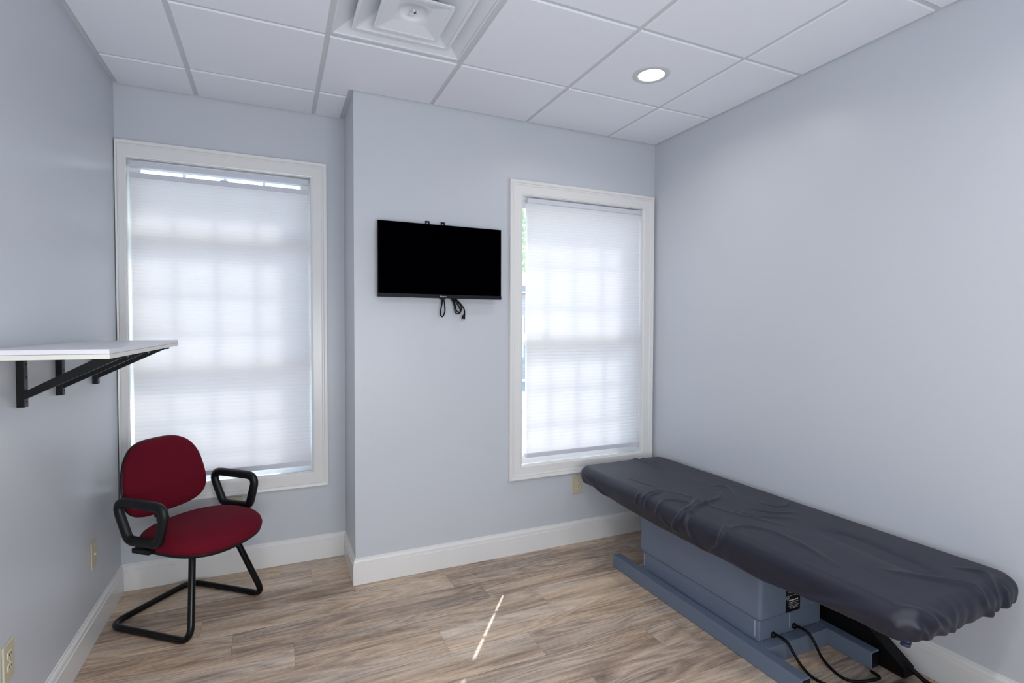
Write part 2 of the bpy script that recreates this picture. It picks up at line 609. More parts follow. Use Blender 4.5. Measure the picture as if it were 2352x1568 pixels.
def inset(poly, d):
    n = len(poly); out = []
    for i in range(n):
        p0, p1, p2 = Vector(poly[i - 1]), Vector(poly[i]), Vector(poly[(i + 1) % n])
        d1 = (p1 - p0).normalized(); d2 = (p2 - p1).normalized()
        n1 = Vector((-d1.y, d1.x)); n2 = Vector((-d2.y, d2.x))
        out.append(p1 + (n1 + n2) * d / (1 + n1.dot(n2)) if n1.dot(n2) > -0.9 else p1)
    return out
tcache = {}
def tile(poly, hole=None):
    cx = sum(p[0] for p in poly) / len(poly); cy = sum(p[1] for p in poly) / len(poly)
    loc = [(p[0] - cx, p[1] - cy) for p in poly]
    key = (tuple((round(a, 3), round(b, 3)) for a, b in loc), hole is not None)
    if key not in tcache:
        bm = bmesh.new()
        lvl = [(loc, 0.014), (loc, -0.0035), (inset(loc, 0.0035), -0.0065)]
        rings = [[bm.verts.new((p[0], p[1], z)) for p in pl] for pl, z in lvl]
        n = len(loc)
        for a, b in zip(rings, rings[1:]):
            for j in range(n):
                bm.faces.new((a[j], a[(j + 1) % n], b[(j + 1) % n], b[j]))
        if hole:
            hx, hy, hr = hole[0] - cx, hole[1] - cy, hole[2]
            circ = [bm.verts.new((hx + hr * math.cos(2 * math.pi * q / 40), hy + hr * math.sin(2 * math.pi * q / 40), -0.0065)) for q in range(40)]
            es = []
            for ring in (rings[-1], circ):
                for q in range(len(ring)):
                    a, b = ring[q], ring[(q + 1) % len(ring)]
                    es.append(bm.edges.get((a, b)) or bm.edges.new((a, b)))
            bmesh.ops.triangle_fill(bm, use_beauty=True, use_dissolve=False, edges=es)
        else:
            bm.faces.new(rings[-1])
        bmesh.ops.recalc_face_normals(bm, faces=bm.faces)
        for f_ in bm.faces:
            if f_.normal.z > 0.5: f_.normal_flip()
        me = bpy.data.meshes.new('ceiling_tile')
        bm.to_mesh(me); bm.free()
        me.materials.append(M_TILE)
        tcache[key] = me
    o = bpy.data.objects.new('ceiling_tile', tcache[key])
    COL.objects.link(o)
    o.location = (cx, cy, ZC)
    o.parent = ceil
LIGHTS = [(GX + 2.5 * TILE, GY - 0.5 * TILE), (GX + 2.5 * TILE, GY - 3.5 * TILE), (GX - 0.5 * TILE, GY - 3.5 * TILE)]
xe = [XL] + xs + [XR]
ye = [YR] + ys + [Y0]
GAP = 0.0045
for i in range(len(xe) - 1):
    for j in range(len(ye) - 1):
        x0 = xe[i] + (WA if i == 0 else TW - GAP * 0.3)
        x1 = xe[i + 1] - (WA * 0.35 if i == len(xe) - 2 else TW - GAP * 0.3)
        y1 = ye[j] - (WA * 0.35 if j == 0 else TW - GAP * 0.3)
        y0 = ye[j + 1] + (WA if j == len(ye) - 2 else TW - GAP * 0.3)
        cxm, cym = (xe[i] + xe[i + 1]) / 2, (ye[j] + ye[j + 1]) / 2
        if abs(xe[i] - GX) < 1e-4 and abs(ye[j] - GY) < 1e-4:
            continue                                   # the air diffuser hangs here
        yw = YB - WA * 0.35
        if x0 > XB:
            if y0 > yw: continue
            y1 = min(y1, yw)
            poly = [(x0, y0), (x1, y0), (x1, y1), (x0, y1)]
        elif x1 > XB:
            if y0 > yw:
                x1 = XB - WA
                poly = [(x0, y0), (x1, y0), (x1, y1), (x0, y1)]
            elif y1 > yw:
                poly = [(x0, y0), (x1, y0), (x1, yw), (XB - WA, yw), (XB - WA, y1), (x0, y1)]
            else:
                poly = [(x0, y0), (x1, y0), (x1, y1), (x0, y1)]
        else:
            poly = [(x0, y0), (x1, y0), (x1, y1), (x0, y1)]
        hole = None
        for lx, ly in LIGHTS:
            if x0 < lx < x1 and y0 < ly < y1: hole = (lx, ly, 0.078)
        tile(poly, hole)

# ------------------------------------------------------------------ windows
def frame_piece(name, ax, rect, prof, y, m, parent, sc=(1, 1, 1, 1)):
    """one mitred side of a picture frame; prof = (outward offset, proud of wall)"""
    x0, x1, z0, z1 = rect
    bm = bmesh.new()
    A, B = [], []
    for a, h in prof:
        cl = (x0 - a * sc[0], z0 - a * sc[2]); cr = (x1 + a * sc[1], z0 - a * sc[2])
        tl = (x0 - a * sc[0], z1 + a * sc[3]); tr = (x1 + a * sc[1], z1 + a * sc[3])
        p, q = {'b': (cl, cr), 't': (tl, tr), 'l': (cl, tl), 'r': (cr, tr)}[ax]
        A.append(bm.verts.new((p[0], y - h, p[1]))); B.append(bm.verts.new((q[0], y - h, q[1])))
    n = len(prof)
    for j in range(n):
        bm.faces.new((A[j], A[(j + 1) % n], B[(j + 1) % n], B[j]))
    bm.faces.new(A[::-1]); bm.faces.new(B)
    return obj(name, bm, m, parent)
CAS = [(0.0, 0.0), (0.0, 0.011), (0.006, 0.013), (0.009, 0.0155), (0.056, 0.0155), (0.060, 0.019), (0.066, 0.019), (0.068, 0.0165),
       (0.071, 0.0215), (0.086, 0.0235), (0.089, 0.021), (0.089, 0.0)]
def make_window(n, w, y, sashes, left_scale=1.0):
    root = tag(empty('window_%d' % n, ((w[0] + w[1]) / 2, y, w[2])), kind='structure')
    inv = Matrix.Translation(-root.location)
    made = []
    for ax in 'tblr':
        made.append(frame_piece('casing', ax, w, CAS, y, M_TRIM, root, (left_scale, 1, 1, 1)))
    # jamb lining
    x0, x1, z0, z1 = w
    t = 0.003
    made.append(boxo('jamb', x0, x0 + t, y, y + WT, z0, z1, M_VINYL, root))
    made.append(boxo('jamb', x1 - t, x1, y, y + WT, z0, z1, M_VINYL, root))
    made.append(boxo('head_jamb', x0 + t, x1 - t, y, y + WT, z1 - t, z1, M_VINYL, root))
    made.append(boxo('sill', x0 + t, x1 - t, y, y + WT, z0, z0 + t, M_VINYL, root))
    for (za, zb, dy, rows, rb, rt, stl) in sashes:
        sx0, sx1 = x0 + t, x1 - t
        ya, yb2 = y + dy, y + dy + 0.032
        st = 0.050
        bm = bmesh.new()
        box(bm, sx0, sx0 + stl, ya, yb2, za, zb)
        box(bm, sx1 - st, sx1, ya, yb2, za, zb)
        box(bm, sx0 + stl, sx1 - st, ya, yb2, za, za + rb)
        box(bm, sx0 + stl, sx1 - st, ya, yb2, zb - rt, zb)
        sash = obj('sash', bm, M_VINYL, root)
        made.append(sash)
        gx0, gx1, gz0, gz1 = sx0 + stl, sx1 - st, za + rb, zb - rt
        ym = (ya + yb2) / 2
        for c in range(1, 4):
            x = gx0 + (gx1 - gx0) * c / 4
            made.append(boxo('muntin', x - 0.008, x + 0.008, ym - 0.005, ym + 0.005, gz0, gz1, M_VINYL, sash))
        for r_ in range(1, rows):
            z = gz0 + (gz1 - gz0) * r_ / rows
            made.append(boxo('muntin', gx0, gx1, ym - 0.0045, ym + 0.0045, z - 0.0065, z + 0.0065, M_VINYL, sash))
        bm = bmesh.new()
        vs4 = [bm.verts.new(p) for p in ((gx0, ym, gz0), (gx1, ym, gz0), (gx1, ym, gz1), (gx0, ym, gz1))]
        bm.faces.new(vs4)
        made.append(obj('pane', bm, M_GLASS, sash))
    for o in made:
        if o.parent == root:
            o.matrix_parent_inverse = inv
    return root
make_window(1, W1, YR, [(1.925, 2.329, 0.075, 2, 0.055, 0.035, 0.05), (1.20, 1.925, 0.075, 3, 0.05, 0.03, 0.05), (0.548, 1.25, 0.110, 3, 0.10, 0.05, 0.05)], 0.5)
make_window(2, W2, YB, [(0.563, 1.385, 0.060, 3, 0.062, 0.065, 0.03), (1.33, 2.254, 0.096, 3, 0.06, 0.055, 0.03)])

# ------------------------------------------------------------------ cellular shades
def pleats(bm, x0, x1, ztop, zbot, yf, yb, n, bulge):
    for yy, sgn in ((yf, -1), (yb, 1)):
        prev = None
        for i in range(n * 4 + 1):
            u = i / (n * 4)
            z = ztop + (zbot - ztop) * (u - 0.035 * math.sin(math.pi * u))
            ph = (i % 4) / 4.0
            off = bulge * math.sin(math.pi * ph) ** 0.8 if ph > 0 else 0.0
            row = [bm.verts.new((x, yy + sgn * off, z)) for x in (x0, x1)]
            if prev: bm.faces.new((prev[0], prev[1], row[1], row[0]))
            prev = row
def make_shade(name, x0, x1, ztop, zbot, y, head, label, drop=0.0):
    root = tag(empty(name, ((x0 + x1) / 2, y, zbot)), label, 'window shade', 'white pleated window shades')
    inv = Matrix.Translation(-root.location)
    ch = []
    ch.append(boxo('head_rail', x0, x1, y - 0.016, y + 0.024, head - 0.030, head, M_RAILS, root, 0.003))
    zt = head - 0.030 - drop
    if drop > 0:
        mr = boxo('middle_rail', x0, x1, y - 0.014, y + 0.020, zt - 0.027, zt, M_RAILS, root, 0.003)
        ch.append(mr)
        xm = (x0 + x1) / 2
        boxo('handle', xm - 0.020, xm + 0.020, y - 0.022, y - 0.0135, zt - 0.002, zt + 0.004, M_RAILS, mr, 0.001).matrix_parent_inverse = Matrix.Identity(4)
        zt -= 0.027
    bm = bmesh.new()
    pleats(bm, x0 + 0.002, x1 - 0.002, zt + 0.001, zbot + 0.027, y - 0.006, y + 0.012, int((zt - zbot) / 0.0205), 0.0018)
    ch.append(obj('pleated_cloth', bm, M_SHADE, root, False, False))
    ch.append(boxo('bottom_rail', x0, x1, y - 0.014, y + 0.020, zbot, zbot + 0.028, M_RAILS, root, 0.003))
    for o in ch:
        o.matrix_parent_inverse = inv
    return root
make_shade('cellular_shade', -0.698, 0.194, 2.31, 0.582, YR + 0.018, 2.318, 'white pleated cellular shade lowered a little from the top, behind the red chair', 0.030)
make_shade('cellular_shade', 1.457, 2.334, 2.24, 0.600, YB + 0.018, 2.246, 'white pleated cellular shade fully closed, beside the television and above the table')

# ------------------------------------------------------------------ air diffuser
VX, VY = GX + 0.5 * TILE, GY - 0.5 * TILE
vent = tag(empty('air_diffuser', (VX, VY, ZC)), 'square white stepped-cone air diffuser set into the ceiling grid', 'air vent')
def sq_ring(bm, lv, r=0.012, seg=4, fill=False):
    rings = []
    for h, z in lv:
        pts = []
        rr = min(r, h * 0.5)
        for cx, cy, a0 in ((1, 1, 0), (-1, 1, 90), (-1, -1, 180), (1, -1, 270)):
            for q in range(seg + 1):
                a = math.radians(a0 + 90 * q / seg)
                pts.append((cx * (h - rr) + rr * math.cos(a), cy * (h - rr) + rr * math.sin(a), z))
        rings.append([bm.verts.new(p) for p in pts])
    n = len(rings[0])
    for a, b in zip(rings, rings[1:]):
        for j in range(n):
            bm.faces.new((a[j], a[(j + 1) % n], b[(j + 1) % n], b[j]))
    if fill: bm.faces.new(rings[-1])
bm = bmesh.new(); sq_ring(bm, [(0.2925, 0.012), (0.2925, 0.001), (0.284, 0.001), (0.282, 0.006), (0.190, 0.058), (0.16, 0.080)], 0.003); obj('outer_frame', bm, M_VENT, vent)
bm = bmesh.new(); sq_ring(bm, [(0.12, 0.062), (0.204, 0.008), (0.217, 0.003), (0.217, -0.002), (0.203, -0.002), (0.200, 0.002), (0.105, 0.056), (0.10, 0.062)]); obj('cone', bm, M_VENT, vent)
bm = bmesh.new(); sq_ring(bm, [(0.07, 0.03), (0.125, -0.008), (0.139, -0.014), (0.139, -0.020), (0.126, -0.020), (0.122, -0.017), (0.0602, 0.002)], 0.010)
obj('cone', bm, M_VENT, vent)
bm = bmesh.new(); lathe(bm, [(0.088, -0.0005), (0.060, 0.0005), (0.056, 0.006), (0.052, 0.014), (0.0, 0.015)], 40); obj('hub_dish', bm, M_VENT, vent, True)
bm = bmesh.new(); box(bm, -0.005, 0.005, -0.020, 0.020, -0.004, 0.0075, 0.001); box(bm, -0.012, 0.012, -0.020, -0.008, -0.004, 0.007, 0.001)
kn = obj('knob', bm, M_VENT, vent); kn.rotation_euler = (0, 0, math.radians(20))
boxo('duct_plate', -0.29, 0.29, -0.29, 0.29, 0.082, 0.086, M_TEE, vent)

# ------------------------------------------------------------------ recessed downlights
M_LENS = emis('warm_white_lens', (1.0, 0.88, 0.74), 3.2)
M_BAFF = mat('downlight_baffle', (240, 234, 226), 0.4, 0.4)
def downlight(x, y, label, energy):
    r = tag(empty('recessed_downlight', (x, y, ZC - 0.0065)), label, 'ceiling light', 'round recessed ceiling lights')
    bm = bmesh.new(); lathe(bm, [(0.093, 0.0), (0.092, -0.003), (0.088, -0.005), (0.066, -0.0045), (0.063, -0.002)], 56); obj('trim_ring', bm, M_TEE, r, True)
    bm = bmesh.new(); lathe(bm, [(0.063, -0.002), (0.0585, 0.024), (0.056, 0.030)], 56); obj('baffle', bm, M_BAFF, r, True)
    bm = bmesh.new(); lathe(bm, [(0.0565, 0.029), (0.0, 0.029)], 56); obj('lens', bm, M_LENS, r)
    ld = bpy.data.lights.new('bulb', 'AREA')
    ld.shape = 'DISK'; ld.size = 0.10; ld.energy = energy; ld.color = (1.0, 0.95, 0.90)
    lo = bpy.data.objects.new('bulb', ld); COL.objects.link(lo)
    lo.parent = r; lo.location = (0, 0, 0.020)
downlight(*LIGHTS[0], 'lit round recessed ceiling light between the air diffuser and the bare wall', 4)
downlight(*LIGHTS[1], 'unseen round recessed ceiling light added for fill above the foot of the treatment table', 6)  # added lamp out of view, filling the near end of the room
downlight(*LIGHTS[2], 'unseen round recessed ceiling light added for fill near the wall that carries the shelf', 14)  # unseen lamp added to brighten the left side

# ------------------------------------------------------------------ television
tv = tag(empty('television', (0.885, YB, 1.598)), 'black flat-screen television mounted on the pale wall between two windows', 'television')
TX0, TX1, TZ0, TZ1, TY = 0.518, 1.252, 1.598, 2.017, YB - 0.060
def T(o):
    o.matrix_parent_inverse = Matrix.Translation(-tv.location); return o
bm = bmesh.new()
box(bm, TX0, TX1, TY + 0.002, TY + 0.022, TZ0, TZ1, 0.002)
box(bm, TX0 + 0.11, TX1 - 0.11, TY + 0.021, TY + 0.044, TZ0 + 0.02, TZ1 - 0.10, 0.008)
T(obj('housing', bm, M_BEZEL, tv))
T(boxo('screen', TX0 + 0.003, TX1 - 0.003, TY + 0.0005, TY + 0.004, TZ0 + 0.021, TZ1 - 0.003, M_SCREEN, tv))
lb = T(boxo('lower_bezel', TX0, TX1, TY - 0.002, TY + 0.004, TZ0, TZ0 + 0.0195, M_BEZEL, tv, 0.0008))
T(boxo('sensor_lug', 0.870, 0.905, TY + 0.000, TY + 0.016, TZ0 - 0.007, TZ0 + 0.001, M_BLACKP, tv, 0.002))
T(text_mesh('logo', 'Hisense', 0.0125, M_WHITEP, tv, frame_to((0.888, TY - 0.0022, TZ0 + 0.0095), (1, 0, 0), (0, 0, 1)), 0.0003, 1.0)).data.name = 'logo'
T(boxo('sticker', 0.655, 0.725, TY + 0.006, TY + 0.018, TZ0 - 0.0012, TZ0 + 0.0002, M_WHITEP, tv))
for hx in (0.8085, 0.9005):
    bm = bmesh.new()
    o4 = [(-0.0125, -0.30), (0.0125, -0.30), (0.0125, 0.025), (-0.0125, 0.025)]
    hc = [(0.0048 * math.cos(a * math.pi / 10), 0.0125 + 0.0048 * math.sin(a * math.pi / 10)) for a in range(20)]
    ed = []
    for ring in (o4, hc):
        vv = [bm.verts.new((hx + p[0], YB - 0.0145, TZ1 + p[1])) for p in ring]
        for q in range(len(vv)): ed.append(bm.edges.new((vv[q], vv[(q + 1) % len(vv)])))
    bmesh.ops.triangle_fill(bm, use_beauty=True, edges=ed)
    r_ = bmesh.ops.extrude_face_region(bm, geom=list(bm.faces))
    for v in r_['geom']:
        if isinstance(v, bmesh.types.BMVert): v.co.y += 0.003
    T(obj('mount_tab', bm, M_BLACKM, tv))
T(boxo('wall_plate', 0.76, 0.95, YB - 0.0112, YB - 0.0006, 1.70, 1.96, M_BLACKM, tv))
yc_ = YB - 0.030
loop = [(0.892, yc_, 1.60), (0.8905, yc_ - 0.002, 1.575), (0.882, yc_ - 0.004, 1.530), (0.882, yc_ - 0.004, 1.502), (0.890, yc_ - 0.004, 1.493), (0.900, yc_ - 0.002, 1.502), (0.908, yc_, 1.530), (0.906, yc_ + 0.002, 1.570), (0.900, yc_ + 0.003, 1.60)]
T(tubeo('pull_strap', spline(loop, 6), 0.0042, M_CABLE, tv, n=8))
cords = [
    [(0.940, 1.605), (0.955, 1.585), (0.966, 1.555), (0.968, 1.530), (0.978, 1.512), (0.996, 1.512), (1.004, 1.526), (0.998, 1.545), (0.985, 1.565), (0.968, 1.590), (0.955, 1.606)],
    [(0.946, 1.605), (0.964, 1.580), (0.972, 1.548), (0.978, 1.528), (0.990, 1.520), (1.003, 1.524), (1.008, 1.540), (1.002, 1.560), (0.985, 1.580), (0.965, 1.606)],
    [(0.965, 1.604), (0.985, 1.585), (1.005, 1.565), (1.020, 1.545), (1.027, 1.525), (1.026, 1.512)]]
for q, cpts in enumerate(cords):
    c = T(tubeo('power_cord', spline([(x, yc_ - 0.003 * q, z) for x, z in cpts], 6), 0.0040, M_CABLE, tv, n=8))
    if q == 2:
        bm = bmesh.new()
        y = yc_ - 0.006
        tube(bm, [(1.0265, y, 1.516), (1.025, y, 1.503), (1.022, y, 1.498), (1.021, y, 1.494), (1.019, y, 1.486), (1.0185, y, 1.480)], 0.0105, 0.006, 10, up=(0, 1, 0), taper=lambda u: (0.45, 0.62, 0.85, 0.9, 1.15, 1.1)[min(5, int(u * 5.01))])
        pl = obj('plug', bm, M_CABLE, c, True)
        for dx in (-0.0065, 0.0055):
            bm = bmesh.new(); box(bm, 1.017 + dx - 0.0012, 1.017 + dx + 0.0012, y - 0.003, y + 0.003, 1.466, 1.481, 0.0003)
            b_ = obj('prong', bm, M_STEEL, c)

# ------------------------------------------------------------------ wall shelf with three brackets
shelf = tag(empty('wall_shelf', (XL, 2.48, 1.165)), 'white double-board wall shelf on three black triangular brackets', 'shelf')
def SH(o):
    o.matrix_parent_inverse = Matrix.Translation(-shelf.location); return o
SZ = 1.364
SH(boxo('top_board', XL + 0.002, -0.440, 1.885, 3.085, SZ - 0.0140, SZ, M_LAMI, shelf, 0.0012))
SH(boxo('lower_board', XL + 0.002, -0.4385, 1.880, 3.088, SZ - 0.0285, SZ - 0.0145, M_LAMI2, shelf, 0.0012))
for by in (2.224, 2.562, 3.005):
    zb = SZ - 0.0287
    bm = bmesh.new()
    box(bm, XL + 0.0005, XL + 0.021, by - 0.015, by + 0.015, 1.165, zb, 0.001)
    br = SH(obj('bracket', bm, M_BLACKM, shelf))
    arm = boxo('top_arm', XL + 0.021, -0.466, by - 0.015, by + 0.015, zb - 0.013, zb, M_BLACKM, br, 0.001)
    bm = bmesh.new()
    a = [(XL + 0.020, 1.217), (XL + 0.020, 1.191), (-0.500, zb - 0.022), (-0.480, zb - 0.0125), (-0.552, zb - 0.0125)]
    for yy in (by - 0.013, by + 0.013):
        pass
    A = [bm.verts.new((p[0], by - 0.013, p[1])) for p in a]
    B = [bm.verts.new((p[0], by + 0.013, p[1])) for p in a]
    n = len(a)
    for j in range(n): bm.faces.new((A[j], A[(j + 1) % n], B[(j + 1) % n], B[j]))
    bm.faces.new(A[::-1]); bm.faces.new(B)
    brace = obj('brace', bm, M_BLACKM, br)
    inv = br.matrix_parent_inverse
    for zz in (1.183, 1.262, 1.305):
        bm = bmesh.new()
        bmesh.ops.create_cone(bm, cap_ends=True, segments=12, radius1=0.0035, radius2=0.0035, depth=0.0012)
        bmesh.ops.rotate(bm, verts=bm.verts, matrix=Matrix.Rotation(math.pi / 2, 3, 'Y'))
        bmesh.ops.translate(bm, verts=bm.verts, vec=(XL + 0.0212, by + 0.002, zz))
        obj('screw_hole', bm, M_HOLE, br)

# ------------------------------------------------------------------ outlet plates
def outlet(loc, rz, label, kind):
    r = tag(empty('outlet_plate', loc, rz), label, 'wall outlet', 'ivory wall plates')
    # local: plate faces -Y, x to the right
    boxo('cover', -0.0365, 0.0365, -0.0065, -0.0003, -0.059, 0.059, M_PLATE, r, 0.0028)
    if kind == 'duplex':
        for dz in (0.0195, -0.0195):
            bm = bmesh.new()
            prof = []
            for q in range(24):
                a = 2 * math.pi * q / 24
                prof.append((0.0170 * math.cos(a), max(-0.0125, min(0.0125, 0.0172 * math.sin(a)))))
            A = [bm.verts.new((x, -0.0060, z + dz)) for x, z in prof]
            B = [bm.verts.new((x * 0.97, -0.0085, z * 0.97 + dz)) for x, z in prof]
            for j in range(24): bm.faces.new((A[j], A[(j + 1) % 24], B[(j + 1) % 24], B[j]))
            bm.faces.new(B)
            s = obj('socket', bm, M_SOCK, r)
            for x, w, h in ((-0.0063, 0.0012, 0.0040), (0.0063, 0.0012, 0.0034)):
                boxo('slot', x - w, x + w, -0.0090, -0.0082, dz + 0.0035 - h, dz + 0.0035 + h, M_HOLE, s)
            bm = bmesh.new(); lathe(bm, [(0.0, 0.0), (0.0024, 0.0), (0.0024, 0.0006)], 10)
            bmesh.ops.rotate(bm, verts=bm.verts, matrix=Matrix.Rotation(math.pi / 2, 3, 'X'))
            bmesh.ops.translate(bm, verts=bm.verts, vec=(0, -0.0084, dz - 0.0070))
            obj('ground_hole', bm, M_HOLE, s)
        scr = [0.0]
    else:
        bm = bmesh.new(); lathe(bm, [(0.0052, 0.0), (0.0050, 0.006), (0.003, 0.0062), (0.0, 0.004)], 14)
        bmesh.ops.rotate(bm, verts=bm.verts, matrix=Matrix.Rotation(math.pi / 2, 3, 'X'))
        bmesh.ops.translate(bm, verts=bm.verts, vec=(0, -0.0064, 0))
        obj('jack', bm, M_SOCK, r)
        scr = [0.041, -0.041]
    for z in scr:
        bm = bmesh.new(); lathe(bm, [(0.0032, 0.0), (0.0030, 0.0008), (0.0, 0.0013)], 12)
        bmesh.ops.rotate(bm, verts=bm.verts, matrix=Matrix.Rotation(math.pi / 2, 3, 'X'))
        bmesh.ops.translate(bm, verts=bm.verts, vec=(0, -0.0064, z))
        obj('screw', bm, M_SOCK, r)
HP = math.pi / 2
outlet((XL, 2.105, 0.392), HP, 'ivory duplex outlet low on the wall below the white shelf', 'duplex')
outlet((XL, 2.952, 0.390), HP, 'ivory cable jack plate on the shelf wall beside the red chair', 'jack')
outlet((-0.215, YR, 0.382), 0.0, 'ivory duplex outlet under the window, half hidden behind the red chair', 'duplex')
outlet((1.829, YB, 0.387), 0.0, 'ivory duplex outlet under the window, half hidden behind the treatment table', 'duplex')

# ------------------------------------------------------------------ red guest chair
# chair frame: local +x = sitter's left, local -y = forward
chair = tag(empty('guest_chair', (-0.40, 3.04, 0)), 'maroon upholstered guest chair with black loop arms and black sled base', 'chair')
fx, fy = 0.79, -0.613
chair.rotation_euler = (0, 0, math.atan2(0.7625, 0.647))
def C(lat, fw, z): return (lat, -fw, z)
TR = 0.0152
P1, P2, P3, P4 = C(-0.224, 0.252, TR), C(-0.226, -0.234, TR), C(0.226, -0.234, TR), C(0.224, 0.252, TR)
path = [C(-0.105, -0.02, 0.398), C(-0.115, 0.150, 0.392), P1, P2, P3, P4, C(0.115, 0.150, 0.392), C(0.105, -0.02, 0.398)]
tubeo('sled_frame', fillet(path, [0, 0.05, 0.055, 0.075, 0.075, 0.055, 0.05, 0], 7), TR, M_BLACKT, chair, n=14)

def plan(th, a, b, n):
    c, s = math.cos(th), math.sin(th)
    return (a * math.copysign(abs(c) ** (2 / n), c), b * math.copysign(abs(s) ** (2 / n), s))
def cushion(bm, prof, a, b, n, cy, N=64, fz=None, shp=None):
    rings = []
    for k_, z in prof:
        if k_ < 1e-6:
            rings.append([bm.verts.new(C(0, cy, z + (fz(0, 0) if fz else 0)))]); continue
        ring = []
        for j in range(N):
            x, y = plan(2 * math.pi * j / N, a, b, n)
            if shp: x, y = shp(x, y)
            x, y = x * k_, y * k_
            ring.append(bm.verts.new(C(x, y + cy, z + (fz(x / a, y / b) if fz else 0))))
        rings.append(ring)
    for A, B in zip(rings, rings[1:]):
        for j in range(N):
            j2 = (j + 1) % N
            if len(A) == 1: bm.faces.new((A[0], B[j], B[j2]))
            elif len(B) == 1: bm.faces.new((A[j], A[j2], B[0]))
            else: bm.faces.new((A[j], A[j2], B[j2], B[j]))
seat_shape = lambda x, y: (x * (1.0 + 0.06 * (y / 0.25)), y)
saddle = lambda u, v: -0.022 * max(0, v) ** 2 - 0.018 * max(0, -v) ** 2
bm = bmesh.new()
cushion(bm, [(0, 0.490), (0.25, 0.490), (0.5, 0.489), (0.7, 0.485), (0.84, 0.477), (0.93, 0.465), (0.98, 0.450), (1.0, 0.433), (0.99, 0.417), (0.96, 0.410)], 0.252, 0.244, 2.5, 0.085, 72, saddle, seat_shape)
obj('seat', bm, M_MAROON, chair, True)
bm = bmesh.new()
cushion(bm, [(0.97, 0.412), (0.975, 0.404), (0.93, 0.394), (0.7, 0.390), (0.3, 0.388), (0, 0.388)], 0.252, 0.244, 2.5, 0.085, 72, saddle, seat_shape)
obj('seat_pan', bm, M_BLACKP, chair, True)
# backrest: outline in (lat, height) with a lateral hug and a little recline
def back_pt(l, h, off):
    zc_ = 0.685
    hh = h - zc_
    fw = -0.172 - 0.16 * hh + 0.55 * l * l + off
    return C(l, fw, h)
def back_outline(th, s):
    x, y = plan(th, 0.219, 0.181, 3.6)
    x *= 1.0 - 0.12 * (y / 0.180) - 0.10 * (y / 0.180) ** 2
    return x * s, 0.685 + y * s
def back_surface(bm, prof, N=72):
    rings = []
    for s, off in prof:
        if s < 1e-6: rings.append([bm.verts.new(back_pt(0, 0.685, off))]); continue
        rings.append([bm.verts.new(back_pt(*back_outline(2 * math.pi * j / N, s), off)) for j in range(N)])
    for A, B in zip(rings, rings[1:]):
        for j in range(N):
            j2 = (j + 1) % N
            if len(B) == 1: bm.faces.new((A[j], A[j2], B[0]))
            else: bm.faces.new((A[j], A[j2], B[j2], B[j]))
bm = bmesh.new(); back_surface(bm, [(0.985, -0.004), (1.0, 0.004), (0.995, 0.014), (0.97, 0.024), (0.92, 0.031), (0.8, 0.036), (0.6, 0.038), (0.35, 0.039), (0, 0.039)]); obj('backrest', bm, M_MAROON, chair, True)
bm = bmesh.new(); back_surface(bm, [(0.985, 0.0), (1.008, -0.004), (1.0, -0.014), (0.95, -0.022), (0.7, -0.026), (0, -0.026)]); obj('back_shell', bm, M_BLACKP, chair, True)
# bellows-covered bracket joining back to seat
bm = bmesh.new()
pts, rad = [], []
a0, a1, a2 = Vector(C(0, -0.195, 0.58)), Vector(C(0, -0.215, 0.470)), Vector(C(0, -0.10, 0.402))
NB = 36
for q in range(NB + 1):
    u = q / NB
    p = a0 * (1 - u) ** 2 + a1 * 2 * u * (1 - u) + a2 * u * u
    pts.append(p)
tube(bm, pts, 0.040, 0.016, 14, up=(1, 0, 0) if False else None, taper=lambda u: 0.72 + 0.28 * abs(math.sin(u * math.pi * 9)))
obj('back_bracket', bm, M_BLACKP, chair, True)
for sgn in (-1, 1):
    lat = 0.268 * sgn
    loop = [C(lat, -0.126, 0.634), C(lat, 0.172, 0.628), C(lat, 0.125, 0.461), C(lat, -0.047, 0.461)]
    pth = fillet(loop, [0.045, 0.050, 0.040, 0.045], 7, True)
    arm = tubeo('armrest', pth, 0.0225, M_BLACKP, chair, rb=0.0185, n=14, closed=True, up=(1, 0, 0))
    bm = bmesh.new()
    xa, xb_ = sorted((0.150 * sgn, 0.282 * sgn))
    box(bm, xa, xb_, -0.085, 0.015, 0.412, 0.434, 0.004)
    obj('arm_mount', bm, M_BLACKP, chair)

# ------------------------------------------------------------------ treatment table
XC, YC = 2.085, 1.895
HW, HL, TOP = 0.333, 0.970, 0.556
tb = tag(empty('treatment_table', (XC, YC, 0)), 'grey metal power-lift treatment table standing along the bare wall', 'table')
def TB(o):
    o.matrix_parent_inverse = Matrix.Translation((-XC, -YC, 0)); return o
def rail(name, x0, x1, y0, y1):
    bm = bmesh.new(); box(bm, x0, x1, y0, y1, 0.002, 0.076, 0.004); return TB(obj(name, bm, M_GREY, tb))
r1 = rail('base_rail', 1.838, 1.889, 1.352, 2.588)
r2 = rail('base_rail', 2.266, 2.318, 1.352, 2.588)
for r_, xa, xb_ in ((r1, 1.843, 1.884), (r2, 2.271, 2.313)):
    boxo('end_cap', xa, xb_, 1.3505, 1.3525, 0.008, 0.071, M_BLACKP, r_)
rail('cross_bar', 1.889, 2.266, 1.545, 1.600)
rail('cross_bar', 1.889, 2.266, 2.34, 2.395)
for xx in (1.863, 2.292):
    for yy in (1.38, 2.56):
        bm = bmesh.new(); lathe(bm, [(0, 0.0003), (0.016, 0.0003), (0.016, 0.003)], 16, (xx, yy, 0)); TB(obj('glide', bm, M_BLACKP, tb))
TB(boxo('lower_housing', 1.903, 2.300, 1.602, 2.392, 0.030, 0.200, M_GREY, tb, 0.012, 3))
up = TB(boxo('upper_housing', 1.8925, 2.312, 1.590, 2.405, 0.161, 0.455, M_GREY, tb, 0.020, 4, False))
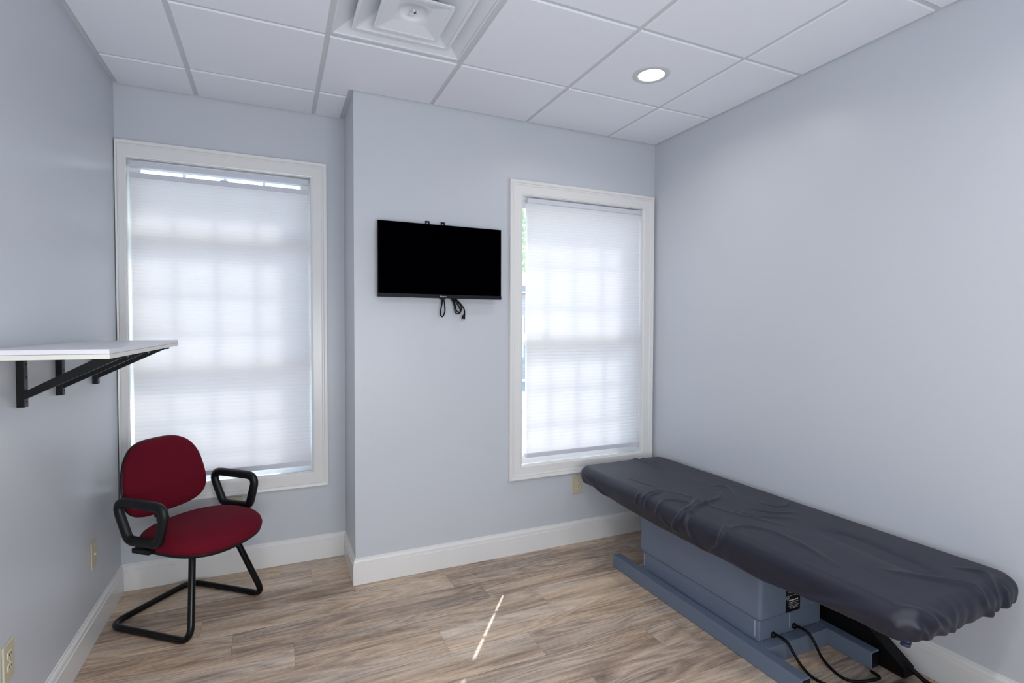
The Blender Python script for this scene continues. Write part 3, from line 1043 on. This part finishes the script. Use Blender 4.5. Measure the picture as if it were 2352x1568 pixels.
bm = bmesh.new(); box(bm, XC - HW + 0.03, XC + HW - 0.03, YC - HL + 0.03, YC + HL - 0.03, 0.455, 0.490, 0.004); TB(obj('top_frame', bm, M_GREY, tb))
bm = bmesh.new()
box(bm, XC - HW + 0.018, XC + HW - 0.018, YC - HL + 0.018, YC + HL - 0.018, 0.490, 0.545)
bmesh.ops.bevel(bm, geom=[e for e in bm.edges if abs(e.verts[0].co.z - e.verts[1].co.z) > 0.01], offset=0.075, segments=6, profile=0.5, affect='EDGES')
bmesh.ops.bevel(bm, geom=[e for e in bm.edges if min(e.verts[0].co.z, e.verts[1].co.z) > 0.54], offset=0.028, segments=4, profile=0.5, affect='EDGES')
TB(obj('padded_top', bm, M_PAD, tb, True))
# pale strips on the lower housing corners and end face
for (xa, xb_, ya, yb2, za, zb) in ((1.9022, 1.9040, 1.622, 1.630, 0.085, 0.155), (1.9022, 1.9040, 2.372, 2.380, 0.085, 0.152), (2.088, 2.092, 1.6012, 1.6022, 0.095, 0.156)):
    TB(boxo('pale_strip', xa, xb_, ya, yb2, za, zb, M_PALE, tb))
# caution label on the end of the upper housing
lab = boxo('caution_label', 2.050, 2.140, 1.5886, 1.5900, 0.150, 0.248, M_HOLE, up)
mt = mat('label_black', (6, 6, 8), 0.4, 0.3)
lab.data.materials.clear(); lab.data.materials.append(mt)
def lf(x, z): return frame_to((x, 1.5885, z), (1, 0, 0), (0, 0, 1))
text_mesh('label_text', 'CAUTION', 0.0135, M_WHITEP, up, lf(2.100, 0.238), 0.0002)
text_mesh('label_text', '!', 0.014, M_WHITEP, up, lf(2.062, 0.237), 0.0002)
text_mesh('label_text', 'UL', 0.009, M_WHITEP, up, lf(2.061, 0.2145), 0.0002)
bm = bmesh.new()
for q in range(24):
    a, b = 2 * math.pi * q / 24, 2 * math.pi * (q + 1) / 24
    v4 = [bm.verts.new((2.061 + rr * math.cos(t), 1.5884, 0.2145 + rr * math.sin(t))) for t, rr in ((a, 0.0082), (b, 0.0082), (b, 0.0095), (a, 0.0095))]
    bm.faces.new(v4)
obj('label_ring', bm, M_WHITEP, up)
for (xa, xb_, z, h) in ((2.074, 2.132, 0.2215, 0.0009), (2.068, 2.126, 0.2005, 0.0026), (2.064, 2.128, 0.1915, 0.0009), (2.066, 2.12, 0.1845, 0.0007), (2.064, 2.132, 0.1755, 0.0008), (2.075, 2.128, 0.1695, 0.0007), (2.08, 2.126, 0.1640, 0.0007)):
    x = xa
    bm = bmesh.new()
    while x < xb_:
        w = random.uniform(0.002, 0.007)
        box(bm, x, min(x + w, xb_), 1.5883, 1.5887, z - h, z + h)
        x += w + 0.0012
    obj('label_print', bm, M_WHITEP, up)
for o in up.children:
    o.location.z += 0.023
# latch tongue under the front corner
bm = bmesh.new(); tube(bm, [(1.850, 0.995, 0.444), (1.828, 0.985, 0.439), (1.800, 0.974, 0.434)], 0.014, 0.005, 10, up=(0, 0, 1)); TB(obj('release_lever', bm, M_PAD, tb, True))
# black wedge added for hose bundle and shadow between housing and wall
bm = bmesh.new()
pr_ = [(2.30, 0.004), (1.26, 0.004), (1.26, 0.040), (1.42, 0.150), (1.62, 0.270), (2.30, 0.270)]
A = [bm.verts.new((2.327, y_, z_)) for y_, z_ in pr_]; B = [bm.verts.new((2.392, y_, z_)) for y_, z_ in pr_]
for j in range(6): bm.faces.new((A[j], A[(j + 1) % 6], B[(j + 1) % 6], B[j]))
bm.faces.new(A[::-1]); bm.faces.new(B)
TB(obj('hose_shadow_wedge', bm, M_CABLE, tb))
# cables
def cable(name, pts, r):
    return TB(tubeo(name, spline(pts, 7), r, M_CABLE, tb, n=10))
for hx, hz in ((1.985, 0.086), (2.118, 0.094)):
    bm = bmesh.new(); lathe(bm, [(0.013, 0.0), (0.013, 0.006), (0.009, 0.012), (0.006, 0.014)], 16)
    bmesh.ops.rotate(bm, verts=bm.verts, matrix=Matrix.Rotation(math.pi / 2, 3, 'X'))
    bmesh.ops.translate(bm, verts=bm.verts, vec=(hx, 1.6025, hz)); TB(obj('grommet', bm, M_CABLE, tb, True))
cable('power_cable', [(1.985, 1.605, 0.086), (1.987, 1.575, 0.094), (1.990, 1.535, 0.088), (1.990, 1.50, 0.055), (1.988, 1.455, 0.022), (1.990, 1.40, 0.007), (2.02, 1.34, 0.007), (2.10, 1.30, 0.007), (2.22, 1.26, 0.007), (2.30, 1.23, 0.007), (2.36, 1.16, 0.007), (2.40, 1.02, 0.007)], 0.0058)
cable('pedal_cable', [(2.118, 1.605, 0.094), (2.122, 1.572, 0.100), (2.128, 1.535, 0.092), (2.130, 1.505, 0.060), (2.122, 1.47, 0.025), (2.112, 1.42, 0.007), (2.10, 1.36, 0.007), (2.13, 1.325, 0.007), (2.20, 1.29, 0.019), (2.245, 1.31, 0.007), (2.25, 1.345, 0.007)], 0.0058)
cable('supply_hose', [(2.36, 1.34, 0.06), (2.365, 1.27, 0.045), (2.37, 1.20, 0.014), (2.375, 1.12, 0.011), (2.37, 1.0, 0.011), (2.36, 0.90, 0.011)], 0.0095)

# ------------------------------------------------------------------ fitted sheet on the table
FOLDS = [
 (0.011,0.010,[(0.07,0.18),(-0.01,0.109),(-0.122,0.076),(-0.21,0.052),(-0.304,0.004),(-0.362,-0.008),(-0.403,-0.022),(-0.442,-0.066),(-0.451,-0.115)]),
 (0.010,0.007,[(-0.214,-0.119),(-0.304,-0.208),(-0.381,-0.206),(-0.424,-0.162),(-0.455,-0.115)]),
 (0.012,0.009,[(-0.135,0.199),(-0.144,0.135),(-0.206,0.082),(-0.31,0.037),(-0.363,0.051),(-0.424,0.091)]),
 (0.010,0.006,[(-0.34,0.038),(-0.401,0.078),(-0.42,0.05)]),
 (0.010,0.006,[(-0.387,0.215),(-0.35,0.193),(-0.253,0.183),(-0.22,0.136),(-0.194,0.108)]),
 (0.010,0.005,[(-0.365,0.178),(-0.395,0.148),(-0.415,0.119)]),
 (0.008,0.005,[(-0.174,0.343),(-0.291,0.321),(-0.365,0.325)]),
 (0.008,0.006,[(-0.202,0.318),(-0.307,0.286),(-0.381,0.292)]),
 (0.007,0.004,[(-0.308,0.365),(-0.353,0.366),(-0.376,0.379)]),
 (0.014,0.003,[(-0.189,0.35),(-0.135,0.199),(-0.134,-0.012),(-0.07,-0.183),(-0.031,-0.304)]),
 (0.010,0.004,[(0.114,0.286),(0.165,0.252),(0.149,0.182),(0.04,0.054)]),
 (0.009,0.004,[(0.128,-0.002),(0.139,-0.096),(0.207,-0.107),(0.304,-0.063)]),
 (0.009,0.004,[(0.008,-0.059),(0.063,-0.158),(0.169,-0.19)]),
 (0.009,0.0035,[(-0.075,-0.053),(-0.044,-0.161),(0.097,-0.246)]),
 (0.014,0.006,[(-0.339,-0.238),(-0.229,-0.216),(-0.169,-0.268),(-0.147,-0.349),(-0.161,-0.495),(-0.206,-0.645)]),
 (0.012,0.007,[(0.019,0.98),(0.09,0.989),(0.1,0.888),(0.112,0.672)]),
 (0.009,0.004,[(-0.218,0.607),(-0.206,0.496),(-0.18,0.392)]),
 (0.009,0.004,[(0.151,0.974),(0.16,0.862),(0.169,0.776)]),
 (0.014,0.008,[(-0.326,0.93),(-0.359,0.85),(-0.402,0.741),(-0.434,0.638)]),
 (0.018,0.010,[(-0.428,-0.24),(-0.444,-0.363),(-0.431,-0.5),(-0.419,-0.623),(-0.389,-0.732),(-0.353,-0.861),(-0.352,-0.93)]),
 (0.014,0.008,[(-0.08,-0.735),(0.005,-0.854),(0.067,-0.928),(0.058,-0.982),(0.123,-1.056)]),
 (0.012,0.007,[(0.174,-0.831),(0.216,-0.9),(0.141,-0.96),(0.147,-1.021)]),
 (0.014,0.009,[(-0.315,-0.909),(-0.256,-0.96),(-0.19,-1.024),(-0.123,-1.055)]),
 (0.012,0.006,[(-0.23,-0.946),(-0.169,-0.997),(-0.101,-1.051)]),
 (0.010,0.003,[(-0.353,-0.947),(-0.376,-0.914),(-0.413,-0.903)]),
 (0.010,0.006,[(-0.316,-0.976),(-0.274,-1.01),(-0.252,-1.049)]),
 (0.010,0.006,[(0.195,-0.954),(0.197,-1.004),(0.211,-1.042)]),
 (0.045,-0.010,[(0.07,-0.398),(0.076,-0.537),(0.047,-0.703),(0.038,-0.837)]),
]
import bisect
SEGS = []
for w, h, pl in FOLDS:
    sp = [(p.x, p.y) for p in spline([(a, b, 0) for a, b in pl], 4)]
    n = len(sp) - 1
    tot = n
    for i in range(n):
        SEGS.append((w, h, sp[i], sp[i + 1], i / tot, (i + 1) / tot,
                     min(sp[i][0], sp[i + 1][0]) - 3 * w, max(sp[i][0], sp[i + 1][0]) + 3 * w,
                     min(sp[i][1], sp[i + 1][1]) - 3 * w, max(sp[i][1], sp[i + 1][1]) + 3 * w, id(pl)))
def fold_disp(u, v):
    best = {}
    for (w, h, a, b, ta, tb_, x0, x1, y0, y1, key) in SEGS:
        if u < x0 or u > x1 or v < y0 or v > y1: continue
        dx, dy = b[0] - a[0], b[1] - a[1]
        L2 = dx * dx + dy * dy + 1e-12
        t = max(0.0, min(1.0, ((u - a[0]) * dx + (v - a[1]) * dy) / L2))
        d2 = (u - a[0] - t * dx) ** 2 + (v - a[1] - t * dy) ** 2
        s = ta + (tb_ - ta) * t
        e = min(1.0, 4.0 * s, 4.0 * (1 - s))
        g = 1.35 * h * (0.15 + 0.85 * e) * math.exp(-d2 / (w * w)) 
        if abs(g) > abs(best.get(key, 0.0)): best[key] = g
    return sum(best.values())
# hem drop (along the cloth) by place: left side by y, then the others
LEFT_HEM = [(-1.0, 0.105), (-0.92, 0.105), (-0.66, 0.105), (-0.60, 0.112), (-0.42, 0.140), (-0.07, 0.146), (0.17, 0.147), (0.46, 0.135), (0.80, 0.100), (1.0, 0.098)]
def lerp_tab(tab, x):
    for (a, b), (c, d) in zip(tab, tab[1:]):
        if x <= c: return b + (d - b) * max(0, min(1, (x - a) / (c - a)))
    return tab[-1][1]
RC, ER = 0.030, 0.045                  # plan corner radius, edge roll radius
IW, IL = HW - ER, HL - ER              # inset outline where the roll begins
def outline(N):
    """points and outward normals on the rounded rectangle of half size IW x IL"""
    rc = RC
    segs = []
    st = 0.0062
    def line(a, b, nrm):
        L_ = (Vector(b) - Vector(a)).length; n_ = max(2, int(L_ / st))
        for q in range(n_): segs.append((Vector(a).lerp(Vector(b), q / n_), Vector(nrm)))
    def arc(c, a0):
        n_ = 22
        for q in range(n_):
            a = math.radians(a0 + 90 * q / n_); nn = Vector((math.cos(a), math.sin(a)))
            segs.append((Vector(c) + nn * rc, nn))
    line((IW, -IL + rc), (IW, IL - rc), (1, 0)); arc((IW - rc, IL - rc), 0)
    line((IW - rc, IL), (-IW + rc, IL), (0, 1)); arc((-IW + rc, IL - rc), 90)
    line((-IW, IL - rc), (-IW, -IL + rc), (-1, 0)); arc((-IW + rc, -IL + rc), 180)
    line((-IW + rc, -IL), (IW - rc, -IL), (0, -1)); arc((IW - rc, -IL + rc), 270)
    return segs
OUT = outline(0)
verts, faces = [], []
KT, KS = 50, 30
NP = len(OUT)
for i, (b, nr) in enumerate(OUT):
    c = Vector((0.0, max(-(IL - IW), min(IL - IW, b.y))))
    wl, wr, wf, wb = max(0, -nr.x), max(0, nr.x), max(0, -nr.y), max(0, nr.y)
    tw = wl ** 2 + wr ** 2 + wf ** 2 + wb ** 2
    wav = 0.004 * noise.noise((b.x * 9, b.y * 9, 3.1)) + 0.003 * noise.noise((b.x * 30, b.y * 30, 1.1))
    front = 0.094 + 0.010 * math.exp(-((b.x + 0.09) / 0.035) ** 2) + 0.006 * math.exp(-((b.x - 0.11) / 0.03) ** 2)
    hem = (wl ** 2 * lerp_tab(LEFT_HEM, b.y) + wr ** 2 * 0.11 + wf ** 2 * front + wb ** 2 * 0.100) / tw + wav
    flat_len = hem + 0.43 * ER
    # gathered ruffles at the ends and corners
    endk = max(wf, wb) ** 2
    per = i * 0.0062
    for k_ in range(KT + KS + 1):
        if k_ <= KT:
            q = c.lerp(b, k_ / KT); d = 0.0
        else:
            d = flat_len * (k_ - KT) / KS; q = b + nr * d
        if d <= 0:
            p = Vector((q.x, q.y, TOP)); nv = Vector((0, 0, 1))
        elif d < ER * math.pi / 2:
            a = d / ER
            p = Vector((b.x + nr.x * ER * math.sin(a), b.y + nr.y * ER * math.sin(a), TOP - ER + ER * math.cos(a)))
            nv = Vector((nr.x * math.sin(a), nr.y * math.sin(a), math.cos(a)))
        else:
            dd = d - ER * math.pi / 2
            tuck = 0.012 * (dd / 0.1) ** 2 * 3.0
            p = Vector((b.x + nr.x * (ER - tuck), b.y + nr.y * (ER - tuck), TOP - ER - dd))
            nv = Vector((nr.x, nr.y, 0))
        dv = fold_disp(q.x, q.y)
        dv += 0.0016 * noise.noise((q.x * 6, q.y * 3, 0.3)) + 0.0006 * noise.noise((q.x * 22, q.y * 14, 5.3))
        sk = min(1.0, d / 0.10)
        dv += sk * endk * (0.0028 * math.sin(per * 95 + 5.0 * noise.noise((b.x * 6, b.y * 6, 9.0))) + 0.006 * noise.noise((b.x * 24, b.y * 24, 4.0)))
        dv += sk * (1 - endk) * 0.004 * noise.noise((q.x * 10, q.y * 7, 2.2))
        # keep clear of the room's right wall
        dv = max(-0.006, dv)
        if nr.x > 0.5 and d > 0: dv = min(dv, 0.006)
        p += nv * (dv + 0.002)
        verts.append(p)
W_ = KT + KS + 1
for i in range(NP):
    i2 = (i + 1) % NP
    for k_ in range(W_ - 1):
        faces.append((i * W_ + k_, i * W_ + k_ + 1, i2 * W_ + k_ + 1, i2 * W_ + k_))
me = bpy.data.meshes.new('fitted_sheet')
me.from_pydata([tuple(v) for v in verts], [], faces)
bm = bmesh.new(); bm.from_mesh(me)
bmesh.ops.remove_doubles(bm, verts=bm.verts, dist=0.0004)
bmesh.ops.recalc_face_normals(bm, faces=bm.faces)
bm.to_mesh(me); bm.free()
sheet = link('fitted_sheet', me, M_SHEET, None, True)
sheet.location = (XC, YC, 0)
sm = sheet.modifiers.new('thickness', 'SOLIDIFY'); sm.thickness = 0.0012; sm.offset = -1
tag(sheet, 'dark slate-blue wrinkled fitted sheet pulled over the treatment table top', 'sheet')

# ------------------------------------------------------------------ outside, seen in the slit beside the shade
tag(boxo('ground_outside', -30, 40, YR + WT, 60, -0.9, -0.6, M_ASPH), kind='structure')
nb = tag(empty('brick_building', (8, 18, -0.6)), 'distant brick building glimpsed beside the closed window shade', 'building')
boxo('wall', -9, 9, 0, 4, 0, 3.3, M_BRICK, nb)
boxo('roof', -9.3, 9.3, -0.3, 4.3, 3.3, 3.6, M_PLASTER, nb)
for wx in (-6, -3, 0, 3, 6):
    f_ = boxo('window', wx - 0.6, wx + 0.6, -0.05, 0.02, 0.9, 2.5, M_VINYL, nb)
    boxo('pane', wx - 0.52, wx + 0.52, -0.06, -0.049, 0.98, 2.42, M_RAILS, f_)
tr = tag(empty('leafy_tree', (9.5, 24.5, -0.6)), 'leafy green tree behind the distant brick building', 'tree')
tubeo('trunk', [(0, 0, 0), (0.05, 0, 2), (-0.05, 0.1, 4.2), (0.1, 0, 6)], 0.22, M_BARK, tr, n=10, taper=lambda u: 1 - 0.6 * u)
bm = bmesh.new()
for q in range(2600):
    a, ph, rr = random.uniform(0, 6.283), math.acos(random.uniform(-1, 1)), random.uniform(0.55, 1) ** 0.5
    c = Vector((2.6 * rr * math.sin(ph) * math.cos(a), 2.6 * rr * math.sin(ph) * math.sin(a), 6.4 + 2.6 * rr * math.cos(ph)))
    m3 = Matrix.Rotation(random.uniform(0, 6.28), 3, Vector((random.random() - .5, random.random() - .5, random.random() - .5)).normalized())
    bm.faces.new([bm.verts.new(c + m3 @ Vector(p)) for p in ((-0.16, 0, 0), (0, -0.09, 0.02), (0.16, 0, 0), (0, 0.09, 0.02))])
tag(obj('foliage', bm, M_LEAF, tr, recalc=False), kind='stuff')
